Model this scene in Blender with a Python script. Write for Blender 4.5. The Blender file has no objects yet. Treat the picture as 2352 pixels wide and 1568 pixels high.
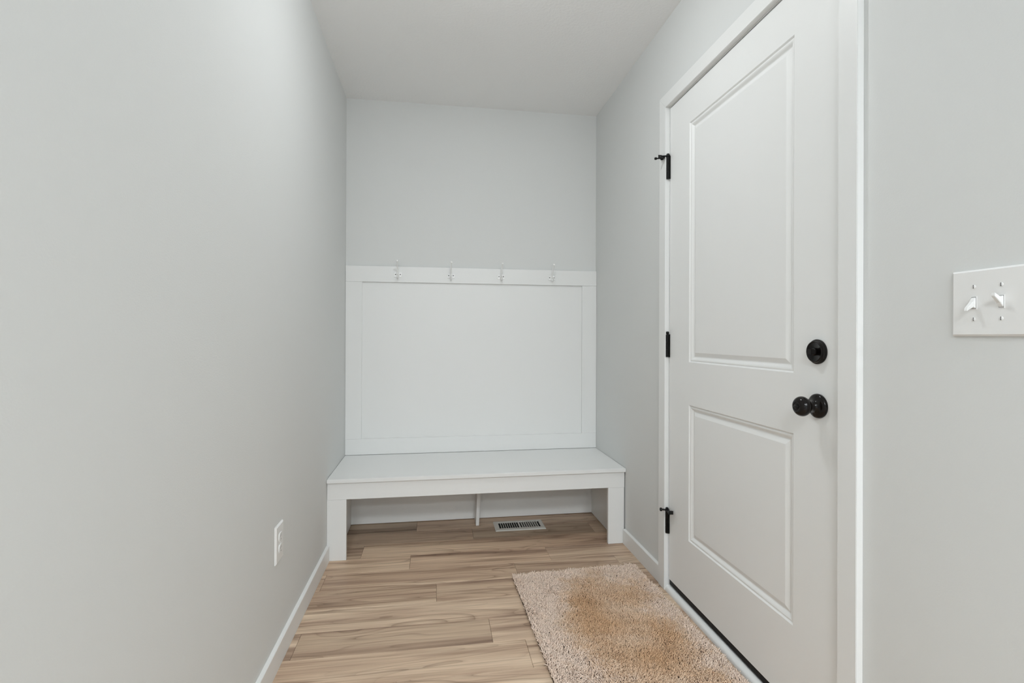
import bpy, bmesh, math, random
import numpy as np
from mathutils import Vector, Matrix

random.seed(7)
rng = np.random.default_rng(11)
scene = bpy.context.scene
C = scene.collection

# ------------------------------------------------------------------ camera
W, H = 1.518, 2.486                  # passage width, ceiling height (left wall x=0, end wall y=0, floor z=0)
F_PX = 1150.43
cam_d = bpy.data.cameras.new('camera')
cam = bpy.data.objects.new('camera', cam_d)
C.objects.link(cam)
cam_d.sensor_fit = 'HORIZONTAL'
cam_d.sensor_width = 36.0
cam_d.lens = F_PX / 2352 * 36.0
cam_d.shift_y = -12.80 / 2352
cam_d.clip_start = 0.02
yaw, pitch, roll = -0.1524, 0.0012, 0.0033
fw = Vector((-math.sin(yaw), math.cos(yaw), 0)); rt = Vector((math.cos(yaw), math.sin(yaw), 0)); up = Vector((0, 0, 1))
f2 = fw * math.cos(pitch) + up * math.sin(pitch); u2 = up * math.cos(pitch) - fw * math.sin(pitch)
r3 = rt * math.cos(roll) + u2 * math.sin(roll); u3 = u2 * math.cos(roll) - rt * math.sin(roll)
M = Matrix((r3, u3, -f2)).transposed().to_4x4()
M.translation = (0.5168, -3.0439, 1.0946)
cam.matrix_world = M
scene.camera = cam

# ------------------------------------------------------------------ world, exposure
world = bpy.data.worlds.new('world'); scene.world = world
world.use_nodes = True
bg = world.node_tree.nodes['Background']
bg.inputs[0].default_value = (0.90, 0.96, 1.0, 1)
bg.inputs[1].default_value = 1.2
vs = scene.view_settings
vs.view_transform = 'Standard'; vs.look = 'None'; vs.gamma = 1.0; vs.use_curve_mapping = False
vs.exposure = -0.07
scene.cycles.max_bounces = 8; scene.cycles.diffuse_bounces = 6; scene.cycles.glossy_bounces = 2; scene.cycles.transmission_bounces = 2
LAMP_POS = (0.72, -1.45, H)          # flush ceiling light just above the top of the frame
LAMP_STRENGTH = 86.0
ROOM_FILL_STRENGTH = 52.0  # for the added fill lights behind the camera

# ------------------------------------------------------------------ colour + material helpers
def lin(c):
    return tuple(((v / 255) / 12.92 if v / 255 <= 0.04045 else ((v / 255 + 0.055) / 1.055) ** 2.4) for v in c) + (1,)

def mat(name, rgb, rough=0.5, spec=0.5, metallic=0.0, bump=None, bump_scale=200.0, bump_detail=3.0):
    m = bpy.data.materials.new(name); m.use_nodes = True
    nt = m.node_tree; b = nt.nodes['Principled BSDF']
    b.inputs['Base Color'].default_value = lin(rgb) if max(rgb) > 1 else tuple(rgb) + (1,)
    b.inputs['Roughness'].default_value = rough
    b.inputs['Specular IOR Level'].default_value = spec
    b.inputs['Metallic'].default_value = metallic
    if bump:
        g = nt.nodes.new('ShaderNodeNewGeometry')
        n = nt.nodes.new('ShaderNodeTexNoise'); n.inputs['Scale'].default_value = bump_scale; n.inputs['Detail'].default_value = bump_detail
        bp = nt.nodes.new('ShaderNodeBump'); bp.inputs['Strength'].default_value = bump; bp.inputs['Distance'].default_value = 0.002
        nt.links.new(g.outputs['Position'], n.inputs['Vector'])
        nt.links.new(n.outputs['Fac'], bp.inputs['Height'])
        nt.links.new(bp.outputs['Normal'], b.inputs['Normal'])
    return m

M_WALL = mat('wall_paint', (0.69, 0.70, 0.69), 0.75, 0.25, bump=0.12, bump_scale=260, bump_detail=1.0)
M_CEIL = mat('ceiling_paint', (0.89, 0.89, 0.885), 0.9, 0.15, bump=0.5, bump_scale=90, bump_detail=2)
M_TRIM = mat('trim_paint', (0.79, 0.795, 0.785), 0.38, 0.4)
M_DOOR = mat('door_paint', (0.82, 0.825, 0.815), 0.42, 0.4)
M_PLASTIC = mat('white_plastic', (0.82, 0.82, 0.81), 0.3, 0.5)
M_HOOK = mat('white_enamel', (0.86, 0.86, 0.85), 0.25, 0.5)
M_VENT = mat('vent_enamel', (0.66, 0.65, 0.61), 0.4, 0.4)
M_DARK = mat('vent_dark', (0.02, 0.02, 0.02), 0.8, 0.1)
M_BLACK = mat('black_metal', (0.004, 0.004, 0.0035), 0.30, 0.22)
M_BRONZE = mat('oil_rubbed_bronze', (0.005, 0.0035, 0.003), 0.16, 0.28)
M_RUBBER = mat('black_rubber', (0.006, 0.006, 0.006), 0.5, 0.25, bump=0.5, bump_scale=160)
M_SLOT = mat('dark_slot', (0.05, 0.05, 0.05), 0.7, 0.2)
M_OUTSLOT = mat('outlet_slot', (0.30, 0.30, 0.30), 0.6, 0.3)
M_SUB = mat('subfloor', (0.05, 0.04, 0.035), 0.9, 0.1)
M_CARPET = mat('carpet', (0.42, 0.41, 0.40), 0.95, 0.1, bump=0.6, bump_scale=300)
M_BACKING = mat('rug_backing', (0.07, 0.05, 0.04), 0.95, 0.05)

def wood_material():
    m = bpy.data.materials.new('plank_wood'); m.use_nodes = True
    nt = m.node_tree; N = nt.nodes; L = nt.links; b = N['Principled BSDF']
    geo = N.new('ShaderNodeNewGeometry'); oi = N.new('ShaderNodeObjectInfo')
    off = N.new('ShaderNodeVectorMath'); off.operation = 'SCALE'; off.inputs[0].default_value = (31.7, 17.3, 5.1)
    L.new(oi.outputs['Random'], off.inputs['Scale'])
    add = N.new('ShaderNodeVectorMath'); add.operation = 'ADD'
    L.new(geo.outputs['Position'], add.inputs[0]); L.new(off.outputs[0], add.inputs[1])
    def noise(sx, sy, detail, dist=0.0, rough=0.5):
        mp = N.new('ShaderNodeMapping'); mp.inputs['Scale'].default_value = (sx, sy, 1)
        n = N.new('ShaderNodeTexNoise'); n.inputs['Scale'].default_value = 1.0
        n.inputs['Detail'].default_value = detail; n.inputs['Distortion'].default_value = dist; n.inputs['Roughness'].default_value = rough
        L.new(add.outputs[0], mp.inputs['Vector']); L.new(mp.outputs[0], n.inputs['Vector'])
        return n.outputs['Fac']
    def math_(op, a, bb=None):
        n = N.new('ShaderNodeMath'); n.operation = op
        for i, v in enumerate((a, bb)):
            if v is None: continue
            if isinstance(v, (int, float)): n.inputs[i].default_value = v
            else: L.new(v, n.inputs[i])
        return n.outputs[0]
    def ramp(v, stops):
        r = N.new('ShaderNodeValToRGB'); L.new(v, r.inputs[0])
        while len(r.color_ramp.elements) < len(stops): r.color_ramp.elements.new(0.5)
        for e, (p, c) in zip(r.color_ramp.elements, stops): e.position = p; e.color = c
        return r.outputs[0]
    def mix(fac, a, bb, mode='MIX'):
        n = N.new('ShaderNodeMix'); n.data_type = 'RGBA'; n.blend_type = mode
        for sock, v in ((n.inputs[0], fac), (n.inputs[6], a), (n.inputs[7], bb)):
            if isinstance(v, (int, float)): sock.default_value = v
            elif isinstance(v, tuple): sock.default_value = v
            else: L.new(v, sock)
        return n.outputs[2]
    fig = noise(1.05, 6.5, 2.0, 0.35, 0.45)                  # cathedral figure: contour lines of a stretched field
    rings = math_('FRACT', math_('MULTIPLY', fig, 13.0))
    streak = noise(0.8, 13.0, 4.0, 0.8)                      # broad light and dark streaks
    fibre = noise(5.0, 230.0, 3.0, 0.0)                      # fine fibre
    base = ramp(streak, [(0.30, lin((146, 122, 105))), (0.42, lin((188, 163, 141))), (0.55, lin((207, 184, 160))), (0.68, lin((222, 201, 177)))])
    line = ramp(rings, [(0.0, (0.56, 0.52, 0.50, 1)), (0.07, (0.76, 0.735, 0.72, 1)), (0.30, (1, 1, 1, 1)), (0.88, (1.04, 1.035, 1.03, 1)), (1.0, (0.86, 0.85, 0.84, 1))])
    soft = ramp(noise(1.4, 9.0, 2.0), [(0.40, (0, 0, 0, 1)), (0.58, (1, 1, 1, 1))])
    col = mix(math_('MULTIPLY', soft, 0.9), base, line, 'MULTIPLY')
    dark = ramp(noise(1.1, 30.0, 4.0, 0.9), [(0.56, (1, 1, 1, 1)), (0.66, (0.66, 0.62, 0.60, 1)), (0.78, (0.46, 0.42, 0.40, 1))])
    col = mix(0.9, col, dark, 'MULTIPLY')
    hair = ramp(noise(1.2, 95.0, 4.0, 1.2), [(0.56, (1, 1, 1, 1)), (0.68, (0.72, 0.69, 0.67, 1))])
    col = mix(0.8, col, hair, 'MULTIPLY')
    fib = ramp(fibre, [(0.3, (0.88, 0.875, 0.87, 1)), (0.7, (1.06, 1.06, 1.06, 1))])
    col = mix(1.0, col, fib, 'MULTIPLY')
    col = mix(1.0, col, oi.outputs['Color'], 'MULTIPLY')
    L.new(col, b.inputs['Base Color'])
    b.inputs['Roughness'].default_value = 0.46; b.inputs['Specular IOR Level'].default_value = 0.3
    bp = N.new('ShaderNodeBump'); bp.inputs['Strength'].default_value = 0.12; bp.inputs['Distance'].default_value = 0.001
    L.new(fibre, bp.inputs['Height']); L.new(bp.outputs[0], b.inputs['Normal'])
    return m
M_WOOD = wood_material()

# ------------------------------------------------------------------ mesh helpers
def box(bm, x0, x1, y0, y1, z0, z1, bevel=0.0, seg=1):
    vs_ = [bm.verts.new(p) for p in ((x0, y0, z0), (x1, y0, z0), (x1, y1, z0), (x0, y1, z0), (x0, y0, z1), (x1, y0, z1), (x1, y1, z1), (x0, y1, z1))]
    fs = [bm.faces.new([vs_[i] for i in q]) for q in ((3, 2, 1, 0), (4, 5, 6, 7), (0, 1, 5, 4), (1, 2, 6, 5), (2, 3, 7, 6), (3, 0, 4, 7))]
    if bevel:
        es = list({e for f in fs for e in f.edges})
        bmesh.ops.bevel(bm, geom=es, offset=bevel, segments=seg, affect='EDGES', clamp_overlap=True)

def hexa(bm, bottom, top):
    a = [bm.verts.new(p) for p in bottom]; b = [bm.verts.new(p) for p in top]
    bm.faces.new(a[::-1]); bm.faces.new(b)
    for i in range(4):
        j = (i + 1) % 4; bm.faces.new((a[i], a[j], b[j], b[i]))

def frame_of(axis):
    a = Vector(axis).normalized(); t = Vector((0, 0, 1)) if abs(a.z) < 0.9 else Vector((1, 0, 0))
    u = a.cross(t).normalized(); v = a.cross(u).normalized()
    return a, u, v

def lathe(bm, origin, axis, profile, seg=32):
    """profile = [(distance along axis, radius)]; closed at both ends."""
    o = Vector(origin); a, u, v = frame_of(axis); rings = []
    for d, r in profile:
        if r < 1e-6: rings.append([bm.verts.new(o + a * d)])
        else: rings.append([bm.verts.new(o + a * d + (u * math.cos(t) + v * math.sin(t)) * r) for t in (2 * math.pi * k / seg for k in range(seg))])
    for p, q in zip(rings, rings[1:]):
        for k in range(seg):
            j = (k + 1) % seg
            if len(p) == 1 and len(q) == 1: continue
            if len(p) == 1: bm.faces.new((p[0], q[k], q[j]))
            elif len(q) == 1: bm.faces.new((p[k], q[0], p[j]))
            else: bm.faces.new((p[k], q[k], q[j], p[j]))
    for r, flip in ((rings[0], False), (rings[-1], True)):
        if len(r) > 2: bm.faces.new(r if flip else r[::-1])

def tube(bm, pts, radii, seg=10):
    pts = [Vector(p) for p in pts]; prev = None
    if isinstance(radii, (int, float)): radii = [radii] * len(pts)
    t0 = (pts[1] - pts[0]).normalized(); _, u, v = frame_of(t0)
    rings = []
    for i, p in enumerate(pts):
        t = (pts[min(i + 1, len(pts) - 1)] - pts[max(i - 1, 0)]).normalized()
        u = (u - t * u.dot(t)).normalized(); v = t.cross(u)
        rings.append([bm.verts.new(p + (u * math.cos(a) + v * math.sin(a)) * radii[i]) for a in (2 * math.pi * k / seg for k in range(seg))])
    for p, q in zip(rings, rings[1:]):
        for k in range(seg):
            j = (k + 1) % seg; bm.faces.new((p[k], p[j], q[j], q[k]))
    bm.faces.new(rings[0][::-1]); bm.faces.new(rings[-1])

def ball(bm, c, r, seg=16):
    bmesh.ops.create_uvsphere(bm, u_segments=seg, v_segments=seg // 2 + 2, radius=r, matrix=Matrix.Translation(c))

def obj(name, bm, material, parent=None, base=(0, 0, 0), smooth=None, loc=None):
    """links the bmesh (in world coordinates) as one mesh object; vertices are stored relative to base."""
    bmesh.ops.recalc_face_normals(bm, faces=bm.faces)
    if any(base): bmesh.ops.translate(bm, verts=bm.verts, vec=-Vector(base))
    me = bpy.data.meshes.new(name); bm.to_mesh(me); bm.free()
    me.materials.append(material)
    if smooth is not None:
        me.shade_smooth()
        if smooth < 180: me.set_sharp_from_angle(angle=math.radians(smooth))
    o = bpy.data.objects.new(name, me); C.objects.link(o)
    if parent is not None: o.parent = parent
    else: o.location = base if loc is None else loc
    return o

def tag(o, label=None, cat=None, group=None, kind=None):
    if label: o['label'] = label
    if cat: o['category'] = cat
    if group: o['group'] = group
    if kind: o['kind'] = kind
    return o

def thing(name, loc, label, cat, group=None, kind=None):
    o = bpy.data.objects.new(name, None); C.objects.link(o)
    o.location = loc; o.empty_display_size = 0.05
    return tag(o, label, cat, group, kind)

def B(): return bmesh.new()
def bx(*a, **k):
    bm = B(); box(bm, *a, **k); return bm

# ------------------------------------------------------------------ the setting
YB = -3.4                              # the passage opens into the room behind the camera here
RX0, RX1, RY = -1.7, 3.2, -7.0         # that room
T = 0.12
def struct(name, bm, m, label, cat, base=(0, 0, 0), smooth=None):
    return tag(obj(name, bm, m, None, base, smooth), label, cat, kind='structure')

struct('wall_left', bx(-T, 0, YB, T, -0.02, H + T), M_WALL, 'smooth light grey painted wall along the left side', 'wall')
struct('wall_back', bx(0, W, 0, T, -0.02, H + T), M_WALL, 'light grey end wall above the white bench', 'wall')
# right wall with the door opening
OY0, OY1, OZ = -1.955, -0.988, 2.104
bm = B()
xs = (W, W + T)
ys = (YB, OY0, OY1, T); zs = (-0.02, OZ, H + T)
def quad(bm, *p): bm.faces.new([bm.verts.new(q) for q in p])
for x in xs:
    for i in range(3):
        for k in range(2):
            if i == 1 and k == 0: continue
            quad(bm, (x, ys[i], zs[k]), (x, ys[i + 1], zs[k]), (x, ys[i + 1], zs[k + 1]), (x, ys[i], zs[k + 1]))
for (y, z0, z1) in ((YB, zs[0], zs[2]), (OY0, zs[0], OZ), (OY1, zs[0], OZ), (T, zs[0], zs[2])):
    quad(bm, (W, y, z0), (W + T, y, z0), (W + T, y, z1), (W, y, z1))
for (z, y0, y1) in ((OZ, OY0, OY1), (zs[2], YB, T), (zs[0], YB, OY0), (zs[0], OY1, T)):
    quad(bm, (W, y0, z), (W + T, y0, z), (W + T, y1, z), (W, y1, z))
bmesh.ops.remove_doubles(bm, verts=bm.verts, dist=1e-5)
struct('wall_right', bm, M_WALL, 'light grey painted wall on the right around the white door', 'wall')
struct('ceiling', bx(RX0, RX1, RY, T, H, H + T), M_CEIL, 'pale grey lightly textured ceiling', 'ceiling')

# floor: a slab with every plank laid on it as its own piece
floor = struct('floor', bx(-0.05, W + 0.05, YB, 0.05, -0.06, -0.010), M_SUB, 'grey brown wood plank floor of the passage', 'floor')
seams = [0.0, -0.030, -0.184, -0.338, -0.491, -0.644, -0.797, -0.952, -1.106, -1.260, -1.416]
while seams[-1] > YB + 0.16: seams.append(seams[-1] - 0.1545)
seams[-1] = YB
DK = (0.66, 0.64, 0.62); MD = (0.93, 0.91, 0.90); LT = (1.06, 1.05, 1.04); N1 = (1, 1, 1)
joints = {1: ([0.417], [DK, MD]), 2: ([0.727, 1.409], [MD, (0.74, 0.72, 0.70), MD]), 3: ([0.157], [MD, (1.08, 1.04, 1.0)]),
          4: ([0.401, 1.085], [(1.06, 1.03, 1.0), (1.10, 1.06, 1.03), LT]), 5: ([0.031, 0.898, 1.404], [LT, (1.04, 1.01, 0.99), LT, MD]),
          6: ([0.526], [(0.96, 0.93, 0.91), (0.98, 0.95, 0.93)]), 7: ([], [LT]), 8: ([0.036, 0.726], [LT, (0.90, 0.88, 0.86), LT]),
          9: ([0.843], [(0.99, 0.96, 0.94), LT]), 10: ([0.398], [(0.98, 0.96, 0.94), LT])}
for i in range(len(seams) - 1):
    js, cols = joints.get(i, (None, None))
    if js is None:
        js = sorted(random.uniform(0.15, W - 0.15) for _ in range(random.choice((1, 1, 2))))
        js = [j for k, j in enumerate(js) if k == 0 or j - js[k - 1] > 0.3]
        tones = [random.uniform(0.9, 1.06) for _ in range(len(js) + 1)]; cols = [(t, t * 0.98, t * 0.96) for t in tones]
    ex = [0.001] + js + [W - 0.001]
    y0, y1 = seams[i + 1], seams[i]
    for k in range(len(ex) - 1):
        g = 0.0004
        bm = B(); b = 0.0008
        x0, x1 = ex[k] + g, ex[k + 1] - g; a0, a1 = y0 + g, y1 - g
        lo = [(x0, a0, -0.010), (x1, a0, -0.010), (x1, a1, -0.010), (x0, a1, -0.010)]
        md = [(x, y, -b) for x, y, z in lo]
        tp = [(x0 + b, a0 + b, 0), (x1 - b, a0 + b, 0), (x1 - b, a1 - b, 0), (x0 + b, a1 - b, 0)]
        r = [[bm.verts.new(p) for p in q] for q in (lo, md, tp)]
        bm.faces.new(r[0][::-1]); bm.faces.new(r[2])
        for p, q in zip(r, r[1:]):
            for s in range(4):
                t = (s + 1) % 4; bm.faces.new((p[s], p[t], q[t], q[s]))
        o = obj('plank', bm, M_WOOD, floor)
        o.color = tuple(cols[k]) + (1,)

# baseboards
def baseboard(name, x0, x1, y0, y1, label):
    bm = B(); inner = x0 if abs(x0) < 0.05 else x1; front = x1 if inner == x0 else x0
    s = 1 if front > inner else -1
    prof = [(inner, 0.0005), (front, 0.0005), (front, 0.074), (front - s * 0.002, 0.0765), (inner, 0.0785)]
    for y in (y0, y1): bm.faces.new([bm.verts.new((x, y, z)) for x, z in prof])
    bm.verts.ensure_lookup_table(); n = len(prof)
    for k in range(n):
        j = (k + 1) % n; bm.faces.new((bm.verts[k], bm.verts[j], bm.verts[n + j], bm.verts[n + k]))
    return struct(name, bm, M_TRIM, label, 'baseboard')
baseboard('baseboard_left', 0.0003, 0.013, YB, -0.5085, 'low white baseboard along the left wall floor')
baseboard('baseboard_right', W - 0.013, W - 0.0003, -0.942, -0.5085, 'short white baseboard between the bench and the door casing')
baseboard('baseboard_right', W - 0.013, W - 0.0003, YB, -2.0015, 'white baseboard on the right wall past the door')

# the room behind the camera: walls, carpet and a wide glazed opening that lets the daylight in
struct('wall_back_room_left', bx(RX0 - T, RX0, RY, YB, -0.02, H + T), M_WALL, 'light grey wall of the room behind, left', 'wall')
struct('wall_back_room_right', bx(RX1, RX1 + T, RY, YB, -0.02, H + T), M_WALL, 'light grey wall of the room behind, right', 'wall')
struct('wall_return_left', bx(RX0, -T, YB, YB + T, -0.02, H), M_WALL, 'light grey return wall behind the passage, left', 'wall')
struct('wall_return_right', bx(W + T, RX1, YB, YB + T, -0.02, H), M_WALL, 'light grey return wall behind the passage, right', 'wall')
struct('floor_room', bx(RX0, RX1, RY, YB - 0.001, -0.06, 0.0), M_CARPET, 'beige carpet floor of the room behind', 'floor')
WX0, WX1, WZ0, WZ1 = -0.9, 2.6, 0.25, 2.2
bm = B()
for (x0, x1, z0, z1) in ((RX0 - T, WX0, -0.02, H + T), (WX1, RX1 + T, -0.02, H + T), (WX0, WX1, -0.02, WZ0), (WX0, WX1, WZ1, H + T)):
    box(bm, x0, x1, RY - T, RY, z0, z1)
struct('wall_rear', bm, M_WALL, 'light grey wall of the room behind with a wide window', 'wall')
win = tag(thing('window_1', (WX0, RY, WZ0), 'wide white framed window of the room behind', 'window'), kind='structure')
wb = (WX0, RY, WZ0)
for (x0, x1, z0, z1) in ((WX0, WX1, WZ0, WZ0 + 0.05), (WX0, WX1, WZ1 - 0.05, WZ1), (WX0, WX0 + 0.05, WZ0 + 0.05, WZ1 - 0.05), (WX1 - 0.05, WX1, WZ0 + 0.05, WZ1 - 0.05), (0.82, 0.88, WZ0 + 0.05, WZ1 - 0.05)):
    obj('window_frame', bx(x0, x1, RY - 0.09, RY - 0.03, z0, z1), M_TRIM, win, wb)
pl = bpy.data.lights.new('window_portal', 'AREA'); pl.shape = 'RECTANGLE'; pl.size = WX1 - WX0; pl.size_y = WZ1 - WZ0
pl.cycles.is_portal = True
po = bpy.data.objects.new('window_portal', pl); C.objects.link(po)
po.location = ((WX0 + WX1) / 2, RY - 0.13, (WZ0 + WZ1) / 2); po.rotation_euler = (math.radians(90), 0, math.radians(180))

# ------------------------------------------------------------------ ceiling light just above the frame, plus four added fill lights in the room behind
def glow(name, strength, tint=(0.940, 0.975, 0.995, 1)):
    m = bpy.data.materials.new(name); m.use_nodes = True
    nb = m.node_tree.nodes['Principled BSDF']
    nb.inputs['Base Color'].default_value = (0.9, 0.9, 0.9, 1)
    nb.inputs['Emission Color'].default_value = tint
    nb.inputs['Emission Strength'].default_value = strength
    return m
M_GLOW, M_GLOW_FILL = glow('lamp_glow', LAMP_STRENGTH), glow('room_fill_glow', ROOM_FILL_STRENGTH, (0.905, 0.962, 1.0, 1))
def dome_light(P, R, m, label):
    lamp = thing('ceiling_or_fill_light', P, label, 'light')
    bm = B(); lathe(bm, P, (0, 0, -1), [(0.0005, R + 0.012), (0.010, R + 0.012), (0.014, R + 0.006), (0.014, R - 0.002), (0.0006, R - 0.002)], 40)
    obj('trim_ring', bm, M_PLASTIC, lamp, P, 40)
    bm = B(); lathe(bm, P, (0, 0, -1), [(0.0150, R)] + [(0.015 + 0.050 * math.sin(t), R * math.cos(t)) for t in (math.radians(q) for q in range(20, 90, 25))] + [(0.065, 0.0)], 20)
    obj('diffuser', bm, m, lamp, P, 60)
dome_light(LAMP_POS, 0.09, M_GLOW, 'round white flush ceiling light above the passage')
for lx, ly, lab in ((0.15, -4.5, 'left one nearer the passage'), (1.35, -4.5, 'right one nearer the passage'), (0.15, -5.9, 'left one by the window'), (1.35, -5.9, 'right one by the window')):  # unseen fill lights, added to brighten the passage from behind
    dome_light((lx, ly, H), 0.28, M_GLOW_FILL, 'added round fill light in the room behind, ' + lab)

# ------------------------------------------------------------------ door, frame and threshold
DY1, DY0, DZ0, DZ1 = -1.0090, -1.9325, 0.052, 2.082      # leaf
frame = tag(thing('trim_1', (W, -1.47, 0), 'white painted casing framing the door on the right wall', 'door frame'), kind='structure')
fb = (W, -1.47, 0)
CI1, CO1, CI0, CO0, CIZ, COZ = -1.0005, -0.9425, -1.9425, -1.9995, 2.0895, 2.1475
ct = 0.018
def casing(name, pts, side):
    bm = B()
    a = [bm.verts.new((W - 0.0004, y, z)) for y, z in pts]; c = [bm.verts.new((W - ct, y, z)) for y, z in pts]
    bm.faces.new(a); bm.faces.new(c[::-1])
    for k in range(4):
        j = (k + 1) % 4; bm.faces.new((a[k], a[j], c[j], c[k]))
    bmesh.ops.bevel(bm, geom=[e for e in bm.edges if all(v.co.x < W - 0.01 for v in e.verts)], offset=0.0012, segments=2, affect='EDGES')
    return obj(name, bm, M_TRIM, frame, fb, 40)
casing('side_casing', [(CI1, 0.0008), (CO1, 0.0008), (CO1, COZ), (CI1, CIZ)], 1)
casing('side_casing', [(CI0, 0.0008), (CO0, 0.0008), (CO0, COZ), (CI0, CIZ)], -1)
casing('head_casing', [(CI1, CIZ), (CO1, COZ), (CO0, COZ), (CI0, CIZ)], 0)
JT = 0.018
for (a, b2) in ((-1.0045, OY1 + 0.0005), (OY0 - 0.0005, -1.9355)):
    obj('jamb', bx(W, W + T, a, b2, 0.0006, OZ - 0.001), M_TRIM, frame, fb)
obj('head_jamb', bx(W, W + T, -1.9353, -1.0047, 2.0855, OZ + 0.0005), M_TRIM, frame, fb)
for (a, b2) in ((-1.0200, -1.0047), (-1.9353, -1.9220)):
    obj('door_stop_strip', bx(W + 0.047, W + 0.09, a, b2, 0.0006, 2.085), M_RUBBER, frame, fb)
obj('door_stop_strip', bx(W + 0.047, W + 0.09, -1.9218, -1.0202, 2.072, 2.085), M_RUBBER, frame, fb)
# white rounded shoe strip on the floor, black vinyl sill behind it
bm = B(); prof = [(W + 0.010, 0.0005), (W - 0.0145, 0.0005)] + [(W - 0.0145 + 0.019 * (1 - math.cos(t)), 0.004 + 0.019 * math.sin(t)) for t in (math.radians(q) for q in range(0, 91, 15))] + [(W + 0.010, 0.023)]
for y in (-1.942, -1.0):
    bm.faces.new([bm.verts.new((x, y, z)) for x, z in prof])
bm.verts.ensure_lookup_table(); n = len(prof)
for k in range(n):
    j = (k + 1) % n; bm.faces.new((bm.verts[k], bm.verts[j], bm.verts[n + j], bm.verts[n + k]))
tag(obj('shoe_strip', bm, M_TRIM, frame, fb, 50), 'rounded white strip along the floor under the door')
bm = B(); prof = [(W + 0.0105, 0.0006), (W + 0.0105, 0.0215), (W + 0.014, 0.026), (W + 0.019, 0.027), (W + 0.023, 0.022), (W + 0.028, 0.029), (W + 0.11, 0.031), (W + 0.11, 0.0006)]
for y in (-1.9353, -1.0068):
    bm.faces.new([bm.verts.new((x, y, z)) for x, z in prof])
bm.verts.ensure_lookup_table(); n = len(prof)
for k in range(n):
    j = (k + 1) % n; bm.faces.new((bm.verts[k], bm.verts[j], bm.verts[n + j], bm.verts[n + k]))
tag(obj('sill', bm, M_RUBBER, frame, fb), 'black ribbed sill under the door')

door = tag(thing('door_1', (W, DY1, DZ0), 'white two-panel door with black knob and hinges', 'door'), kind='structure')
db = (W, DY1, DZ0)
PY1, PY0 = -1.1746, -1.7651
PZ = ((0.9943, 1.9517), (0.2806, 0.8238))
bm = B()
gy = [DY0, PY0, PY1, DY1]; gz = [DZ0, PZ[1][0], PZ[1][1], PZ[0][0], PZ[0][1], DZ1]
gv = {(i, k): bm.verts.new((W + 0.001, gy[i], gz[k])) for i in range(4) for k in range(6)}
for i in range(3):
    for k in range(5):
        if i == 1 and k in (1, 3): continue
        bm.faces.new((gv[i, k], gv[i + 1, k], gv[i + 1, k + 1], gv[i, k + 1]))
bk = [bm.verts.new((W + 0.045, y, z)) for y, z in ((DY0, DZ0), (DY1, DZ0), (DY1, DZ1), (DY0, DZ1))]
bm.faces.new(bk)
loops = [[gv[i, 0] for i in range(4)], [gv[3, k] for k in range(6)], [gv[i, 5] for i in (3, 2, 1, 0)], [gv[0, k] for k in (5, 4, 3, 2, 1, 0)]]
for s, lp in enumerate(loops): bm.faces.new(lp + [bk[(s + 1) % 4], bk[s]])
obj('leaf', bm, M_DOOR, door, db)
PROF = [(0.0, 0.001), (0.0022, 0.0030), (0.0040, 0.0052), (0.0055, 0.0058), (0.0068, 0.0048), (0.010, 0.0046), (0.0135, 0.0060), (0.0170, 0.0088), (0.0200, 0.0118), (0.0225, 0.0128), (0.0250, 0.0122), (0.0380, 0.0062), (0.0395, 0.0058)]
for z0, z1 in PZ:
    bm = B(); rings = []
    for d, dep in PROF:
        rings.append([bm.verts.new((W + dep, y, z)) for y, z in ((PY0 + d, z0 + d), (PY1 - d, z0 + d), (PY1 - d, z1 - d), (PY0 + d, z1 - d))])
    for p, q in zip(rings, rings[1:]):
        for s in range(4):
            t = (s + 1) % 4; bm.faces.new((p[s], p[t], q[t], q[s]))
    bm.faces.new(rings[-1])
    back = [bm.verts.new((W + 0.040, v.co.y, v.co.z)) for v in rings[0]]
    bm.faces.new(back[::-1])
    for s in range(4):
        t = (s + 1) % 4; bm.faces.new((rings[0][s], rings[0][t], back[t], back[s]))
    obj('panel', bm, M_DOOR, door, db)
obj('sweep', bx(W + 0.003, W + 0.043, DY0 + 0.001, DY1 - 0.001, 0.030, DZ0 + 0.0003), M_RUBBER, door, db)['label'] = 'black rubber sweep at the foot of the door'

# hinges
HX, HY = W - 0.0075, -1.0045
def hinge(zc):
    bm = B(); h = 0.049; r = 0.0068
    prof = []
    edges = np.linspace(-h, h, 4)
    for a, b2 in zip(edges, edges[1:]):
        prof += [(a + 0.0006, r - 0.0008), (a + 0.001, r), (b2 - 0.001, r), (b2 - 0.0006, r - 0.0008)]
    lathe(bm, (HX, HY, zc), (0, 0, 1), prof, 20)
    o = obj('hinge', bm, M_BLACK, door, db, 50)
    bm = B(); box(bm, W - 0.006, W + 0.0009, HY - 0.0085, HY - 0.0050, zc - h, zc + h)
    obj('hinge_leaf', bm, M_BLACK, o, db)
    bm = B(); lathe(bm, (HX, HY, zc + h), (0, 0, 1), [(0, 0.0045), (0.004, 0.0062), (0.0105, 0.0062), (0.0125, 0.004), (0.013, 0)], 16)
    obj('pin', bm, M_BLACK, o, db, 50)
    return o
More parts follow.
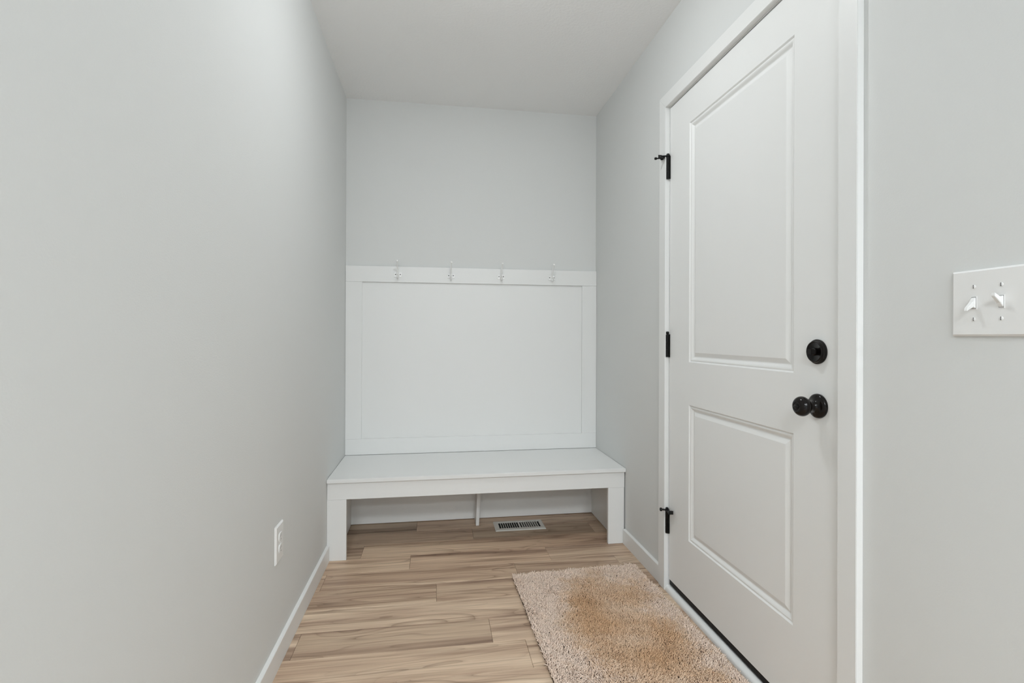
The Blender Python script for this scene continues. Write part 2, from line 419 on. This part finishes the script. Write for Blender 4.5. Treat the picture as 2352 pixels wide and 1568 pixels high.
def arm_stop(zc, d_rod, d_pad, rod, arm):
    """hinge pin door stop: a collar on the pin, one arm with a rubber pad, one threaded rod with a bumper."""
    c = Vector((HX, HY, zc + 0.0515)); dr = Vector(d_rod).normalized(); dp = Vector(d_pad).normalized()
    bm = B(); lathe(bm, c - Vector((0, 0, 0.003)), (0, 0, 1), [(0, 0.0088), (0.001, 0.0096), (0.005, 0.0096), (0.006, 0.0088)], 18)
    for d, L_ in ((dr, min(0.026, rod)), (dp, arm)):
        s = Vector((-d.y, d.x, 0)) * 0.0065; p0 = c + d * 0.006; p1 = c + d * L_
        lo = [p0 - s, p1 - s, p1 + s, p0 + s]
        hexa(bm, [q - Vector((0, 0, 0.002)) for q in lo], [q + Vector((0, 0, 0.002)) for q in lo])
    st = obj('door_stop', bm, M_BLACK, door, db, 50)
    # rod with round bumper
    bm = B(); p = c + dr * min(0.022, rod - 0.008) - Vector((0, 0, 0.007 if rod > 0.04 else 0.0))
    tube(bm, [p - dr * 0.008, p, c + dr * rod + Vector((0, 0, p.z - c.z))], 0.0030, 10)
    if rod > 0.04: lathe(bm, p - dr * 0.004, dr, [(0, 0.006), (0.002, 0.0085), (0.012, 0.0085), (0.014, 0.006)], 16)
    lathe(bm, Vector((c.x, c.y, p.z)) + dr * (rod - 0.006), dr, [(0, 0.004), (0.002, 0.0055 if rod > 0.04 else 0.0075), (0.009, 0.0055 if rod > 0.04 else 0.0075), (0.011, 0.003)], 14)
    obj('rod', bm, M_BLACK, st, db, 50)
    # wedge pad
    bm = B(); q = c + dp * (arm + 0.004); s = Vector((-dp.y, dp.x, 0))
    def blk(dx, hw, z0, z1): return [q + dp * dx - s * hw + Vector((0, 0, z)) for z in (z0, z1)], [q + dp * dx + s * hw + Vector((0, 0, z)) for z in (z0, z1)]
    (a0, a1), (b0, b1) = blk(-0.006, 0.007, -0.004, 0.010)
    (c0, c1), (d0, d1) = blk(0.007, 0.010, -0.002, 0.013)
    hexa(bm, [a0, c0, d0, b0], [a1, c1, d1, b1])
    obj('pad', bm, M_RUBBER, st, db)
    return st
for zc in (1.826, 1.057, 0.297): hinge(zc)
arm_stop(1.826, (-0.86, 0.35, 0), (-0.55, 0.75, 0), 0.052, 0.030)
arm_stop(0.297, (-0.95, 0.30, 0), (-0.16, -1.0, 0), 0.026, 0.044)

# knob and deadbolt (axis points into the room, -x)
AX = (-1, 0, 0)
KC = (W + 0.0008, -1.8600, 0.9140)
bm = B(); lathe(bm, KC, AX, [(0, 0.0315), (0.003, 0.0325), (0.007, 0.0318), (0.010, 0.029), (0.012, 0.024), (0.0145, 0.0165), (0.019, 0.0135), (0.024, 0.0118), (0.030, 0.0118), (0.034, 0.013)], 40)
ro = obj('door_knob', bm, M_BRONZE, door, db, 50); ro['label'] = 'round black knob on a black rosette'
bm = B(); R = 0.0262
prof = [(0.033, 0.012)] + [(0.050 - 0.0185 * math.cos(t), R * math.sin(t) ** 0.85) for t in (math.radians(q) for q in range(32, 149, 9))] + [(0.0662, 0.0115), (0.0655, 0.0100), (0.0648, 0.0)]
lathe(bm, KC, AX, prof, 40); obj('knob_ball', bm, M_BRONZE, ro, db, 60)
bm = B(); lathe(bm, KC, AX, [(0.0640, 0.0085), (0.0660, 0.0085), (0.0668, 0.0070), (0.0668, 0.0)], 24); box(bm, KC[0] - 0.0705, KC[0] - 0.066, KC[1] - 0.0065, KC[1] + 0.0065, KC[2] - 0.0016, KC[2] + 0.0016, bevel=0.0005)
obj('lock_button', bm, M_BLACK, ro, db, 50)
bm = B(); lathe(bm, (KC[0] - 0.0095, KC[1] - 0.0215, KC[2] - 0.001), AX, [(0, 0.0033), (0.0018, 0.0033), (0.0022, 0.0022), (0.0022, 0)], 12)
obj('rosette_screw', bm, M_BLACK, ro, db, 50)
DC = (W + 0.0008, -1.8565, 1.0570)
bm = B(); lathe(bm, DC, AX, [(0, 0.0325), (0.003, 0.0330), (0.005, 0.0325), (0.0060, 0.0310), (0.0078, 0.0306), (0.0088, 0.0292), (0.0120, 0.0282), (0.0135, 0.0262), (0.0120, 0.0240), (0.0120, 0.0)], 40)
dbt = obj('deadbolt', bm, M_BRONZE, door, db, 35); dbt['label'] = 'round black deadbolt with a flat thumb turn'
bm = B()
x0, x1 = DC[0] - 0.0118, DC[0] - 0.0275
lathe(bm, (x0, DC[1], DC[2]), AX, [(0, 0.0105), (0.003, 0.0095), (0.0045, 0.0080)], 20)
hexa(bm, [(x0 - 0.002, DC[1] - 0.0120, DC[2] - 0.0042), (x0 - 0.002, DC[1] + 0.0120, DC[2] - 0.0042), (x0 - 0.002, DC[1] + 0.0120, DC[2] + 0.0042), (x0 - 0.002, DC[1] - 0.0120, DC[2] + 0.0042)],
         [(x1, DC[1] - 0.0085, DC[2] - 0.0072), (x1, DC[1] + 0.0085, DC[2] - 0.0072), (x1, DC[1] + 0.0085, DC[2] + 0.0072), (x1, DC[1] - 0.0085, DC[2] + 0.0072)])
bmesh.ops.bevel(bm, geom=[e for e in bm.edges if all(v.co.x < x0 - 0.0019 for v in e.verts) and len(e.link_faces) == 2 and max(len(f.verts) for f in e.link_faces) == 4], offset=0.0006, segments=2, affect='EDGES', clamp_overlap=True)
obj('thumb_turn', bm, M_BRONZE, dbt, db)

# ------------------------------------------------------------------ wall panel behind the bench
ZB, ZT = 0.3996, 1.5055
wp = thing('wall_panel', (W / 2, 0, ZB), 'white framed wall panel with recessed field above the bench', 'wall panel')
wb = (W / 2, 0, ZB)
e = 0.0006
obj('backer', bx(0.002, W - 0.002, -0.0062, -e, ZB + 0.001, ZT - 0.003), M_TRIM, wp, wb)
SL, SR, RB, RT = 0.0935, 1.4240, 0.4930, 1.4125
obj('top_rail', bx(0.001, W - 0.001, -0.0185, -0.0064, RT, ZT, bevel=0.0010), M_TRIM, wp, wb)
obj('bottom_rail', bx(0.001, W - 0.001, -0.0180, -0.0064, ZB + 0.0008, RB, bevel=0.0006), M_TRIM, wp, wb)
obj('stile', bx(0.001, SL, -0.0183, -0.0064, RB + 0.0004, RT - 0.0004, bevel=0.0006), M_TRIM, wp, wb)
obj('stile', bx(SR, W - 0.001, -0.0183, -0.0064, RB + 0.0004, RT - 0.0004, bevel=0.0006), M_TRIM, wp, wb)

# ------------------------------------------------------------------ coat hooks
def coat_hook(x, lab, turn=0.0):
    z = 1.4560; y = -0.0187; base = (x, y, z - 0.012)
    t = thing('coat_hook', base, lab, 'coat hook', 'white double hooks along the panel top rail')
    bm = B(); box(bm, x - 0.0225, x + 0.0225, y - 0.0035, y, z - 0.0135, z + 0.0135, bevel=0.0012)
    obj('back_plate', bm, M_HOOK, t, base)
    bm = B()
    P = [(x, y - 0.003, z - 0.004), (x, y - 0.012, z + 0.004), (x, y - 0.022, z + 0.020), (x, y - 0.033, z + 0.040), (x, y - 0.045, z + 0.057), (x, y - 0.060, z + 0.070)]
    tube(bm, P, [0.0062, 0.0052, 0.0042, 0.0036, 0.0034, 0.0034], 10)
    o = obj('upper_prong', bm, M_HOOK, t, base, 60)
    bm = B(); ball(bm, (x, y - 0.062, z + 0.0735), 0.0062); obj('knob', bm, M_HOOK, o, base, 180)
    bm = B()
    P = [(x, y - 0.003, z - 0.004), (x, y - 0.013, z - 0.016), (x, y - 0.027, z - 0.022), (x, y - 0.041, z - 0.014), (x, y - 0.048, z + 0.000)]
    tube(bm, P, [0.0060, 0.0048, 0.0040, 0.0036, 0.0034], 10)
    o = obj('lower_prong', bm, M_HOOK, t, base, 60)
    bm = B(); ball(bm, (x, y - 0.049, z + 0.003), 0.0056); obj('knob', bm, M_HOOK, o, base, 180)
    for s in (-1, 1):
        bm = B(); lathe(bm, (x + s * 0.0135, y - 0.0034, z + 0.002), (0, -1, 0), [(0, 0.0030), (0.0008, 0.0030), (0.0010, 0.002), (0.0010, 0)], 10)
        obj('screw', bm, M_SLOT, t, base)
coat_hook(0.2990, 'leftmost white metal coat hook on the panel top rail, nearest the left wall')
coat_hook(0.6100, 'second white metal coat hook from the left on the panel top rail')
coat_hook(0.9130, 'third white metal coat hook from the left on the panel top rail')
coat_hook(1.2290, 'rightmost white metal coat hook on the panel top rail, nearest the door wall')

# ------------------------------------------------------------------ bench
bench = thing('bench', (W / 2, -0.26, 0), 'white painted built-in bench with open space underneath', 'bench')
bb = (W / 2, -0.26, 0)
YF = -0.5050
obj('seat', bx(0.0015, W - 0.0015, -0.5194, -0.0195, 0.3805, ZB, bevel=0.0018, seg=2), M_TRIM, bench, bb)
obj('apron', bx(0.0015, 1.5135, YF, YF + 0.019, 0.2970, 0.3800, bevel=0.0007), M_TRIM, bench, bb)
for (x0, x1) in ((0.0006, 0.0916), (1.4244, 1.5120)):
    obj('leg', bx(x0, x1, YF + 0.0004, YF + 0.0190, 0.0006, 0.2966, bevel=0.0007), M_TRIM, bench, bb)
for (x0, x1) in ((0.0010, 0.0410), (1.4815, W - 0.0010)):
    obj('side_panel', bx(x0, x1, YF + 0.0195, -0.0395, 0.0035, 0.3800), M_TRIM, bench, bb)
obj('back_panel', bx(0.0040, 1.5140, -0.0390, -0.0010, 0.0040, 0.3800), M_TRIM, bench, bb)
bm = B()
hexa(bm, [(0.7540, -0.149, 0.0008), (0.7720, -0.149, 0.0008), (0.7720, -0.0395, 0.0008), (0.7540, -0.0395, 0.0008)],
         [(0.7680, -0.149, 0.3800), (0.7860, -0.149, 0.3800), (0.7860, -0.0395, 0.3800), (0.7680, -0.0395, 0.3800)])
obj('centre_support', bm, M_TRIM, bench, bb)

# ------------------------------------------------------------------ floor register
VX0, VX1, VY0, VY1 = 0.857, 1.146, -0.254, -0.111
reg = thing('floor_register', ((VX0 + VX1) / 2, (VY0 + VY1) / 2, 0.0003), 'pale metal floor vent register under the bench', 'vent')
rb = ((VX0 + VX1) / 2, (VY0 + VY1) / 2, 0.0003)
bm = B(); z0, z1 = 0.0003, 0.0058
IY0, IY1 = VY0 + 0.030, VY1 - 0.024
banks = ((VX0 + 0.026, 0.9985), (1.0065, VX1 - 0.024))
# frame as a plate with two openings
gx = [VX0 + 0.006, banks[0][0], banks[0][1], banks[1][0], banks[1][1], VX1 - 0.006]; gyy = [VY0 + 0.006, IY0, IY1, VY1 - 0.006]
tv = {(i, k): bm.verts.new((gx[i], gyy[k], z1)) for i in range(6) for k in range(4)}
for i in range(5):
    for k in range(3):
        if k == 1 and i in (1, 3):
            c = [tv[i, 1], tv[i + 1, 1], tv[i + 1, 2], tv[i, 2]]
            d = [bm.verts.new((v.co.x, v.co.y, 0.0012)) for v in c]
            for s in range(4):
                t = (s + 1) % 4; bm.faces.new((c[s], c[t], d[t], d[s]))
            continue
        bm.faces.new((tv[i, k], tv[i + 1, k], tv[i + 1, k + 1], tv[i, k + 1]))
oc = [bm.verts.new(p) for p in ((VX0, VY0, 0.0022), (VX1, VY0, 0.0022), (VX1, VY1, 0.0022), (VX0, VY1, 0.0022))]
ob = [bm.verts.new((v.co.x, v.co.y, z0)) for v in oc]
sides = [[tv[i, 0] for i in range(6)], [tv[5, k] for k in range(4)], [tv[i, 3] for i in range(5, -1, -1)], [tv[0, k] for k in range(3, -1, -1)]]
for s, lp in enumerate(sides):
    t = (s + 1) % 4
    bm.faces.new(lp + [oc[t], oc[s]]); bm.faces.new((oc[s], oc[t], ob[t], ob[s]))
obj('vent_frame', bm, M_VENT, reg, rb)
obj('duct_shade', bx(VX0 + 0.02, VX1 - 0.02, VY0 + 0.02, VY1 - 0.02, 0.0004, 0.0011), M_DARK, reg, rb)  # near-black plate on the planks, stands in for the shade inside the vent
for bi, (a, b2) in enumerate(banks):
    n = 9; w = (b2 - a) / n
    for k in range(1, n):
        xc = a + k * w; lean = 0.0028 * (1 if bi == 0 else -1)
        bm = B()
        hexa(bm, [(xc - 0.0008 + lean, IY0, 0.0012), (xc + 0.0008 + lean, IY0, 0.0012), (xc + 0.0008 + lean, IY1, 0.0012), (xc - 0.0008 + lean, IY1, 0.0012)],
                 [(xc - 0.0018, IY0, z1), (xc + 0.0018, IY0, z1), (xc + 0.0018, IY1, z1), (xc - 0.0018, IY1, z1)])
        obj('louver', bm, M_VENT, reg, rb)

# ------------------------------------------------------------------ outlet on the left wall
OYc, OZc = -1.2695, 0.4045
out = thing('wall_outlet', (0, OYc, OZc - 0.062), 'white duplex power outlet low on the left wall', 'outlet')
obs_ = (0, OYc, OZc - 0.062)
def plate(bm, x0, dx, yc, zc, hw, hh, bev):
    a = [bm.verts.new((x0, yc + s * hw, zc + q * hh)) for s, q in ((-1, -1), (1, -1), (1, 1), (-1, 1))]
    m_ = [bm.verts.new((x0 + dx * 0.45, yc + s * hw, zc + q * hh)) for s, q in ((-1, -1), (1, -1), (1, 1), (-1, 1))]
    c = [bm.verts.new((x0 + dx, yc + s * (hw - bev), zc + q * (hh - bev))) for s, q in ((-1, -1), (1, -1), (1, 1), (-1, 1))]
    bm.faces.new(a[::-1]); bm.faces.new(c)
    for p, q in ((a, m_), (m_, c)):
        for s in range(4):
            t = (s + 1) % 4; bm.faces.new((p[s], p[t], q[t], q[s]))
bm = B(); plate(bm, 0.0004, 0.0064, OYc, OZc, 0.0395, 0.062, 0.004); obj('cover_plate', bm, M_PLASTIC, out, obs_)
for s in (-1, 1):
    zc = OZc + s * 0.0195
    bm = B(); lathe(bm, (0.0066, OYc, zc), (1, 0, 0), [(0, 0.0172), (0.0020, 0.0172), (0.0028, 0.0162), (0.0028, 0)], 28)
    for v in bm.verts:
        v.co.z = zc + max(-0.0135, min(0.0135, v.co.z - zc))
    o = obj('socket', bm, M_PLASTIC, out, obs_, 30)
    for dy, hh in ((-0.0065, 0.0045), (0.0065, 0.0036)):
        obj('slot', bx(0.0092, 0.0097, OYc + dy - 0.0011, OYc + dy + 0.0011, zc + 0.0035 - hh, zc + 0.0035 + hh), M_OUTSLOT, o, obs_)
    bm = B(); lathe(bm, (0.0092, OYc, zc - 0.0078), (1, 0, 0), [(0, 0.0024), (0.0005, 0.0024)], 12); obj('slot', bm, M_OUTSLOT, o, obs_)
bm = B(); lathe(bm, (0.0066, OYc, OZc), (1, 0, 0), [(0, 0.0030), (0.0012, 0.0028), (0.0015, 0)], 14); obj('screw', bm, M_PLASTIC, out, obs_)

# ------------------------------------------------------------------ light switch on the right wall
SYc, SZc = -2.2735, 1.1600
sw = thing('light_switch', (W, SYc, SZc - 0.062), 'white double toggle light switch plate right of the door', 'light switch')
sb = (W, SYc, SZc - 0.062)
bm = B(); plate(bm, W - 0.0004, -0.0066, SYc, SZc, 0.0640, 0.062, 0.0035); obj('cover_plate', bm, M_PLASTIC, sw, sb)
xf = W - 0.0070
for yc, d in ((SYc + 0.0230, -1), (SYc - 0.0230, 1)):
    zc = SZc
    bm = B()
    for (a0, a1, c0, c1) in ((-0.0055, -0.0043, -0.0122, 0.0122), (0.0043, 0.0055, -0.0122, 0.0122), (-0.0043, 0.0043, 0.0110, 0.0122), (-0.0043, 0.0043, -0.0122, -0.0110)):
        box(bm, xf - 0.0008, xf, yc + a0, yc + a1, zc + c0, zc + c1)
    obj('bezel', bm, M_PLASTIC, sw, sb)
    obj('slot', bx(xf - 0.0003, xf - 0.0001, yc - 0.0042, yc + 0.0042, zc - 0.0109, zc + 0.0109), M_OUTSLOT, sw, sb)
    bm = B()
    z_a, z_b = (zc - d * 0.0104, zc + d * 0.0104)
    root = sorted((z_a, z_b))
    tipz = zc + d * 0.0125
    hexa(bm, [(xf - 0.0004, yc - 0.0040, root[0]), (xf - 0.0004, yc + 0.0040, root[0]), (xf - 0.0004, yc + 0.0040, root[1]), (xf - 0.0004, yc - 0.0040, root[1])],
             [(xf - 0.0060, yc - 0.0038, zc + d * 0.0020 - 0.0055), (xf - 0.0060, yc + 0.0038, zc + d * 0.0020 - 0.0055), (xf - 0.0060, yc + 0.0038, zc + d * 0.0020 + 0.0055), (xf - 0.0060, yc - 0.0038, zc + d * 0.0020 + 0.0055)])
    hexa(bm, [(xf - 0.0050, yc - 0.0038, zc + d * 0.0018 - 0.0055), (xf - 0.0050, yc + 0.0038, zc + d * 0.0018 - 0.0055), (xf - 0.0050, yc + 0.0038, zc + d * 0.0018 + 0.0055), (xf - 0.0050, yc - 0.0038, zc + d * 0.0018 + 0.0055)],
             [(xf - 0.0185, yc - 0.0030, tipz - 0.0030), (xf - 0.0185, yc + 0.0030, tipz - 0.0030), (xf - 0.0175, yc + 0.0030, tipz + 0.0030), (xf - 0.0175, yc - 0.0030, tipz + 0.0030)])
    bmesh.ops.bevel(bm, geom=list(bm.edges), offset=0.0006, segments=2, affect='EDGES', clamp_overlap=True)
    obj('toggle', bm, M_PLASTIC, sw, sb, 40)
    for s in (-1, 1):
        bm = B(); lathe(bm, (xf + 0.0002, yc, zc + s * 0.0302), (-1, 0, 0), [(0, 0.0034), (0.0010, 0.0032), (0.0016, 0.0018), (0.0017, 0)], 14)
        o = obj('screw', bm, M_PLASTIC, sw, sb, 50)
        obj('screw_slot', bx(xf - 0.0018, xf - 0.0010, yc - 0.0004, yc + 0.0004, zc + s * 0.0302 - 0.0031, zc + s * 0.0302 + 0.0031), M_SLOT, o, sb)

# ------------------------------------------------------------------ shaggy rug
RA = math.radians(2.7)
RB_ = math.radians(1.9)
RU = np.array([math.cos(RA), math.sin(RA)]); RV = np.array([math.sin(RB_), -math.cos(RB_)])
RP = np.array([0.8665, -0.8000]); RW_, RL = 0.585, 0.92
ctr = RP + RU * RW_ / 2 + RV * RL / 2
rug = thing('rug', (ctr[0], ctr[1], 0.0006), 'shaggy beige and tan rug on the plank floor by the door', 'rug')
rgb_ = (float(ctr[0]), float(ctr[1]), 0.0006)
bm = B()
cs = [RP + RU * a + RV * b2 for a, b2 in ((0.001, 0.001), (RW_ - 0.001, 0.001), (RW_ * 1.022 - 0.001, RL - 0.001), (0.001, RL - 0.001))]
hexa(bm, [(p[0], p[1], 0.0006) for p in cs], [(p[0], p[1], 0.0075) for p in cs])
obj('backing', bm, M_BACKING, rug, rgb_)
# pile: bent three-sided yarn tufts
sp = 0.0035
na, nb_ = int(RW_ / sp), int(RL / sp)
ga, gb = np.meshgrid(np.arange(na), np.arange(nb_))
a = (ga.ravel() + 0.5 + rng.uniform(-0.6, 0.6, ga.size)) * (RW_ / na)
b_ = (gb.ravel() + 0.5 + rng.uniform(-0.5, 0.5, ga.size)) * (RL / nb_)
keep = rng.uniform(0, 1, a.size) > 0.10; a, b_ = a[keep], b_[keep]
nT = a.size
def field(seed, freq):
    r = np.random.default_rng(seed); v = np.zeros(nT)
    for _ in range(10):
        th = r.uniform(0, 6.283); k = freq * r.uniform(0.6, 1.6); v += np.sin(k * (a * np.cos(th) + b_ * np.sin(th)) + r.uniform(0, 6.283))
    return v / 3.0
lean_dir = field(1, 14) * 1.6 + field(3, 60) * 0.7 + rng.normal(0, 1.4, nT)
lean = np.clip(0.75 + 0.30 * field(2, 40) + rng.normal(0, 0.28, nT), 0.1, 1.6)
hgt = np.clip(0.0105 + 0.0016 * field(4, 50) + rng.normal(0, 0.0024, nT), 0.004, 0.017)
# tufts at the edge fall outwards a little
da = np.where(a < 0.012, -1.0, np.where(a > RW_ - 0.012, 1.0, 0.0)); dbb = np.where(b_ < 0.012, -1.0, np.where(b_ > RL - 0.012, 1.0, 0.0))
la = np.cos(lean_dir) * lean + da * 0.25; lb = np.sin(lean_dir) * lean + dbb * 0.25
la *= hgt * 0.75; lb *= hgt * 0.75
aw = a * (1 + 0.022 * b_ / RL)
wx = RP[0] + RU[0] * aw + RV[0] * b_ - rgb_[0]; wy = RP[1] + RU[1] * aw + RV[1] * b_ - rgb_[1]
lx = RU[0] * la + RV[0] * lb; ly = RU[1] * la + RV[1] * lb
rad = rng.uniform(0.0013, 0.0020, nT); ph = rng.uniform(0, 6.283, nT)
V = np.zeros((nT, 10, 3))
for lev, (fr, hz, rs) in enumerate(((0.0, 0.0, 0.8), (0.25, 0.55, 1.1), (0.90, 0.95, 0.95))):
    for k in range(3):
        V[:, lev * 3 + k, 0] = wx + lx * fr + np.cos(ph + k * 2.094) * rad * rs
        V[:, lev * 3 + k, 1] = wy + ly * fr + np.sin(ph + k * 2.094) * rad * rs
        V[:, lev * 3 + k, 2] = 0.0060 + hgt * hz
V[:, 9, 0] = wx + lx * 1.02; V[:, 9, 1] = wy + ly * 1.02; V[:, 9, 2] = 0.0060 + hgt * 1.03
tri = []
for lev in (0, 1):
    for k in range(3):
        j = (k + 1) % 3; p, q = lev * 3, lev * 3 + 3
        tri += [(p + k, p + j, q + j), (p + k, q + j, q + k)]
for k in range(3): tri.append((6 + k, 6 + (k + 1) % 3, 9))
tri = np.array(tri)
Fc = (tri[None] + (np.arange(nT) * 10)[:, None, None]).reshape(-1, 3)
me = bpy.data.meshes.new('pile')
me.vertices.add(nT * 10); me.vertices.foreach_set('co', V.reshape(-1).astype(np.float32))
me.loops.add(Fc.size); me.loops.foreach_set('vertex_index', Fc.reshape(-1).astype(np.int32))
me.polygons.add(len(Fc)); me.polygons.foreach_set('loop_start', (np.arange(len(Fc)) * 3).astype(np.int32)); me.polygons.foreach_set('loop_total', np.full(len(Fc), 3, np.int32))
me.update(); me.validate()
att = me.attributes.new('tuft', 'FLOAT', 'POINT'); att.data.foreach_set('value', np.repeat(rng.uniform(0, 1, nT), 10).astype(np.float32))
# wear: brown traffic patch in the middle with uneven edges, paler border
def blob(ca, cb, ra, rb2, p=2.0): return np.exp(-(np.abs((a - ca) / ra) ** p + np.abs((b_ - cb) / rb2) ** p))
def sstep(v, e0, e1):
    t = np.clip((v - e0) / (e1 - e0), 0, 1); return t * t * (3 - 2 * t)
edge = 0.020 * field(8, 26) + 0.012 * field(12, 80) + rng.normal(0, 0.014, nT)
left = np.interp(b_, [0.0, 0.16, 0.48, 0.60, 0.75, 0.92], [0.25, 0.19, 0.11, 0.14, 0.19, 0.20])
mask = sstep(a + edge, left - 0.06, left + 0.09) * sstep(0.545 - a + edge, -0.04, 0.12) * sstep(b_ + edge, 0.02, 0.26) * sstep(0.93 - b_ + edge, -0.05, 0.22)
wear = 0.68 * mask * (1 + 0.22 * field(13, 22)) + 0.42 * blob(0.235, 0.40, 0.075, 0.11) + 0.26 * blob(0.25, 0.27, 0.06, 0.07) + 0.24 * blob(0.47, 0.55, 0.06, 0.07) + 0.20 * blob(0.34, 0.65, 0.06, 0.06) + 0.30 * blob(0.37, 0.05, 0.05, 0.05)
wear = np.clip(wear + 0.06 * field(9, 70), 0, 1)
att = me.attributes.new('wear', 'FLOAT', 'POINT'); att.data.foreach_set('value', np.repeat(wear, 10).astype(np.float32))
m = bpy.data.materials.new('rug_yarn'); m.use_nodes = True
nt = m.node_tree; N = nt.nodes; L = nt.links; pb = N['Principled BSDF']
at1 = N.new('ShaderNodeAttribute'); at1.attribute_name = 'wear'; at2 = N.new('ShaderNodeAttribute'); at2.attribute_name = 'tuft'
r1 = N.new('ShaderNodeValToRGB'); r1.color_ramp.elements[0].color = lin((240, 221, 206)); r1.color_ramp.elements[1].color = lin((214, 178, 143))
em = r1.color_ramp.elements.new(0.4); em.color = lin((228, 201, 175))
r2 = N.new('ShaderNodeValToRGB'); r2.color_ramp.elements[0].color = (0.82, 0.80, 0.78, 1); r2.color_ramp.elements[1].color = (1.14, 1.14, 1.14, 1)
mx = N.new('ShaderNodeMix'); mx.data_type = 'RGBA'; mx.blend_type = 'MULTIPLY'; mx.inputs[0].default_value = 1.0
L.new(at1.outputs['Fac'], r1.inputs[0]); L.new(at2.outputs['Fac'], r2.inputs[0]); L.new(r1.outputs[0], mx.inputs[6]); L.new(r2.outputs[0], mx.inputs[7]); L.new(mx.outputs[2], pb.inputs['Base Color'])
pb.inputs['Roughness'].default_value = 0.85; pb.inputs['Specular IOR Level'].default_value = 0.15
me.materials.append(m)
po_ = bpy.data.objects.new('pile', me); C.objects.link(po_); po_.parent = rug; po_['kind'] = 'stuff'
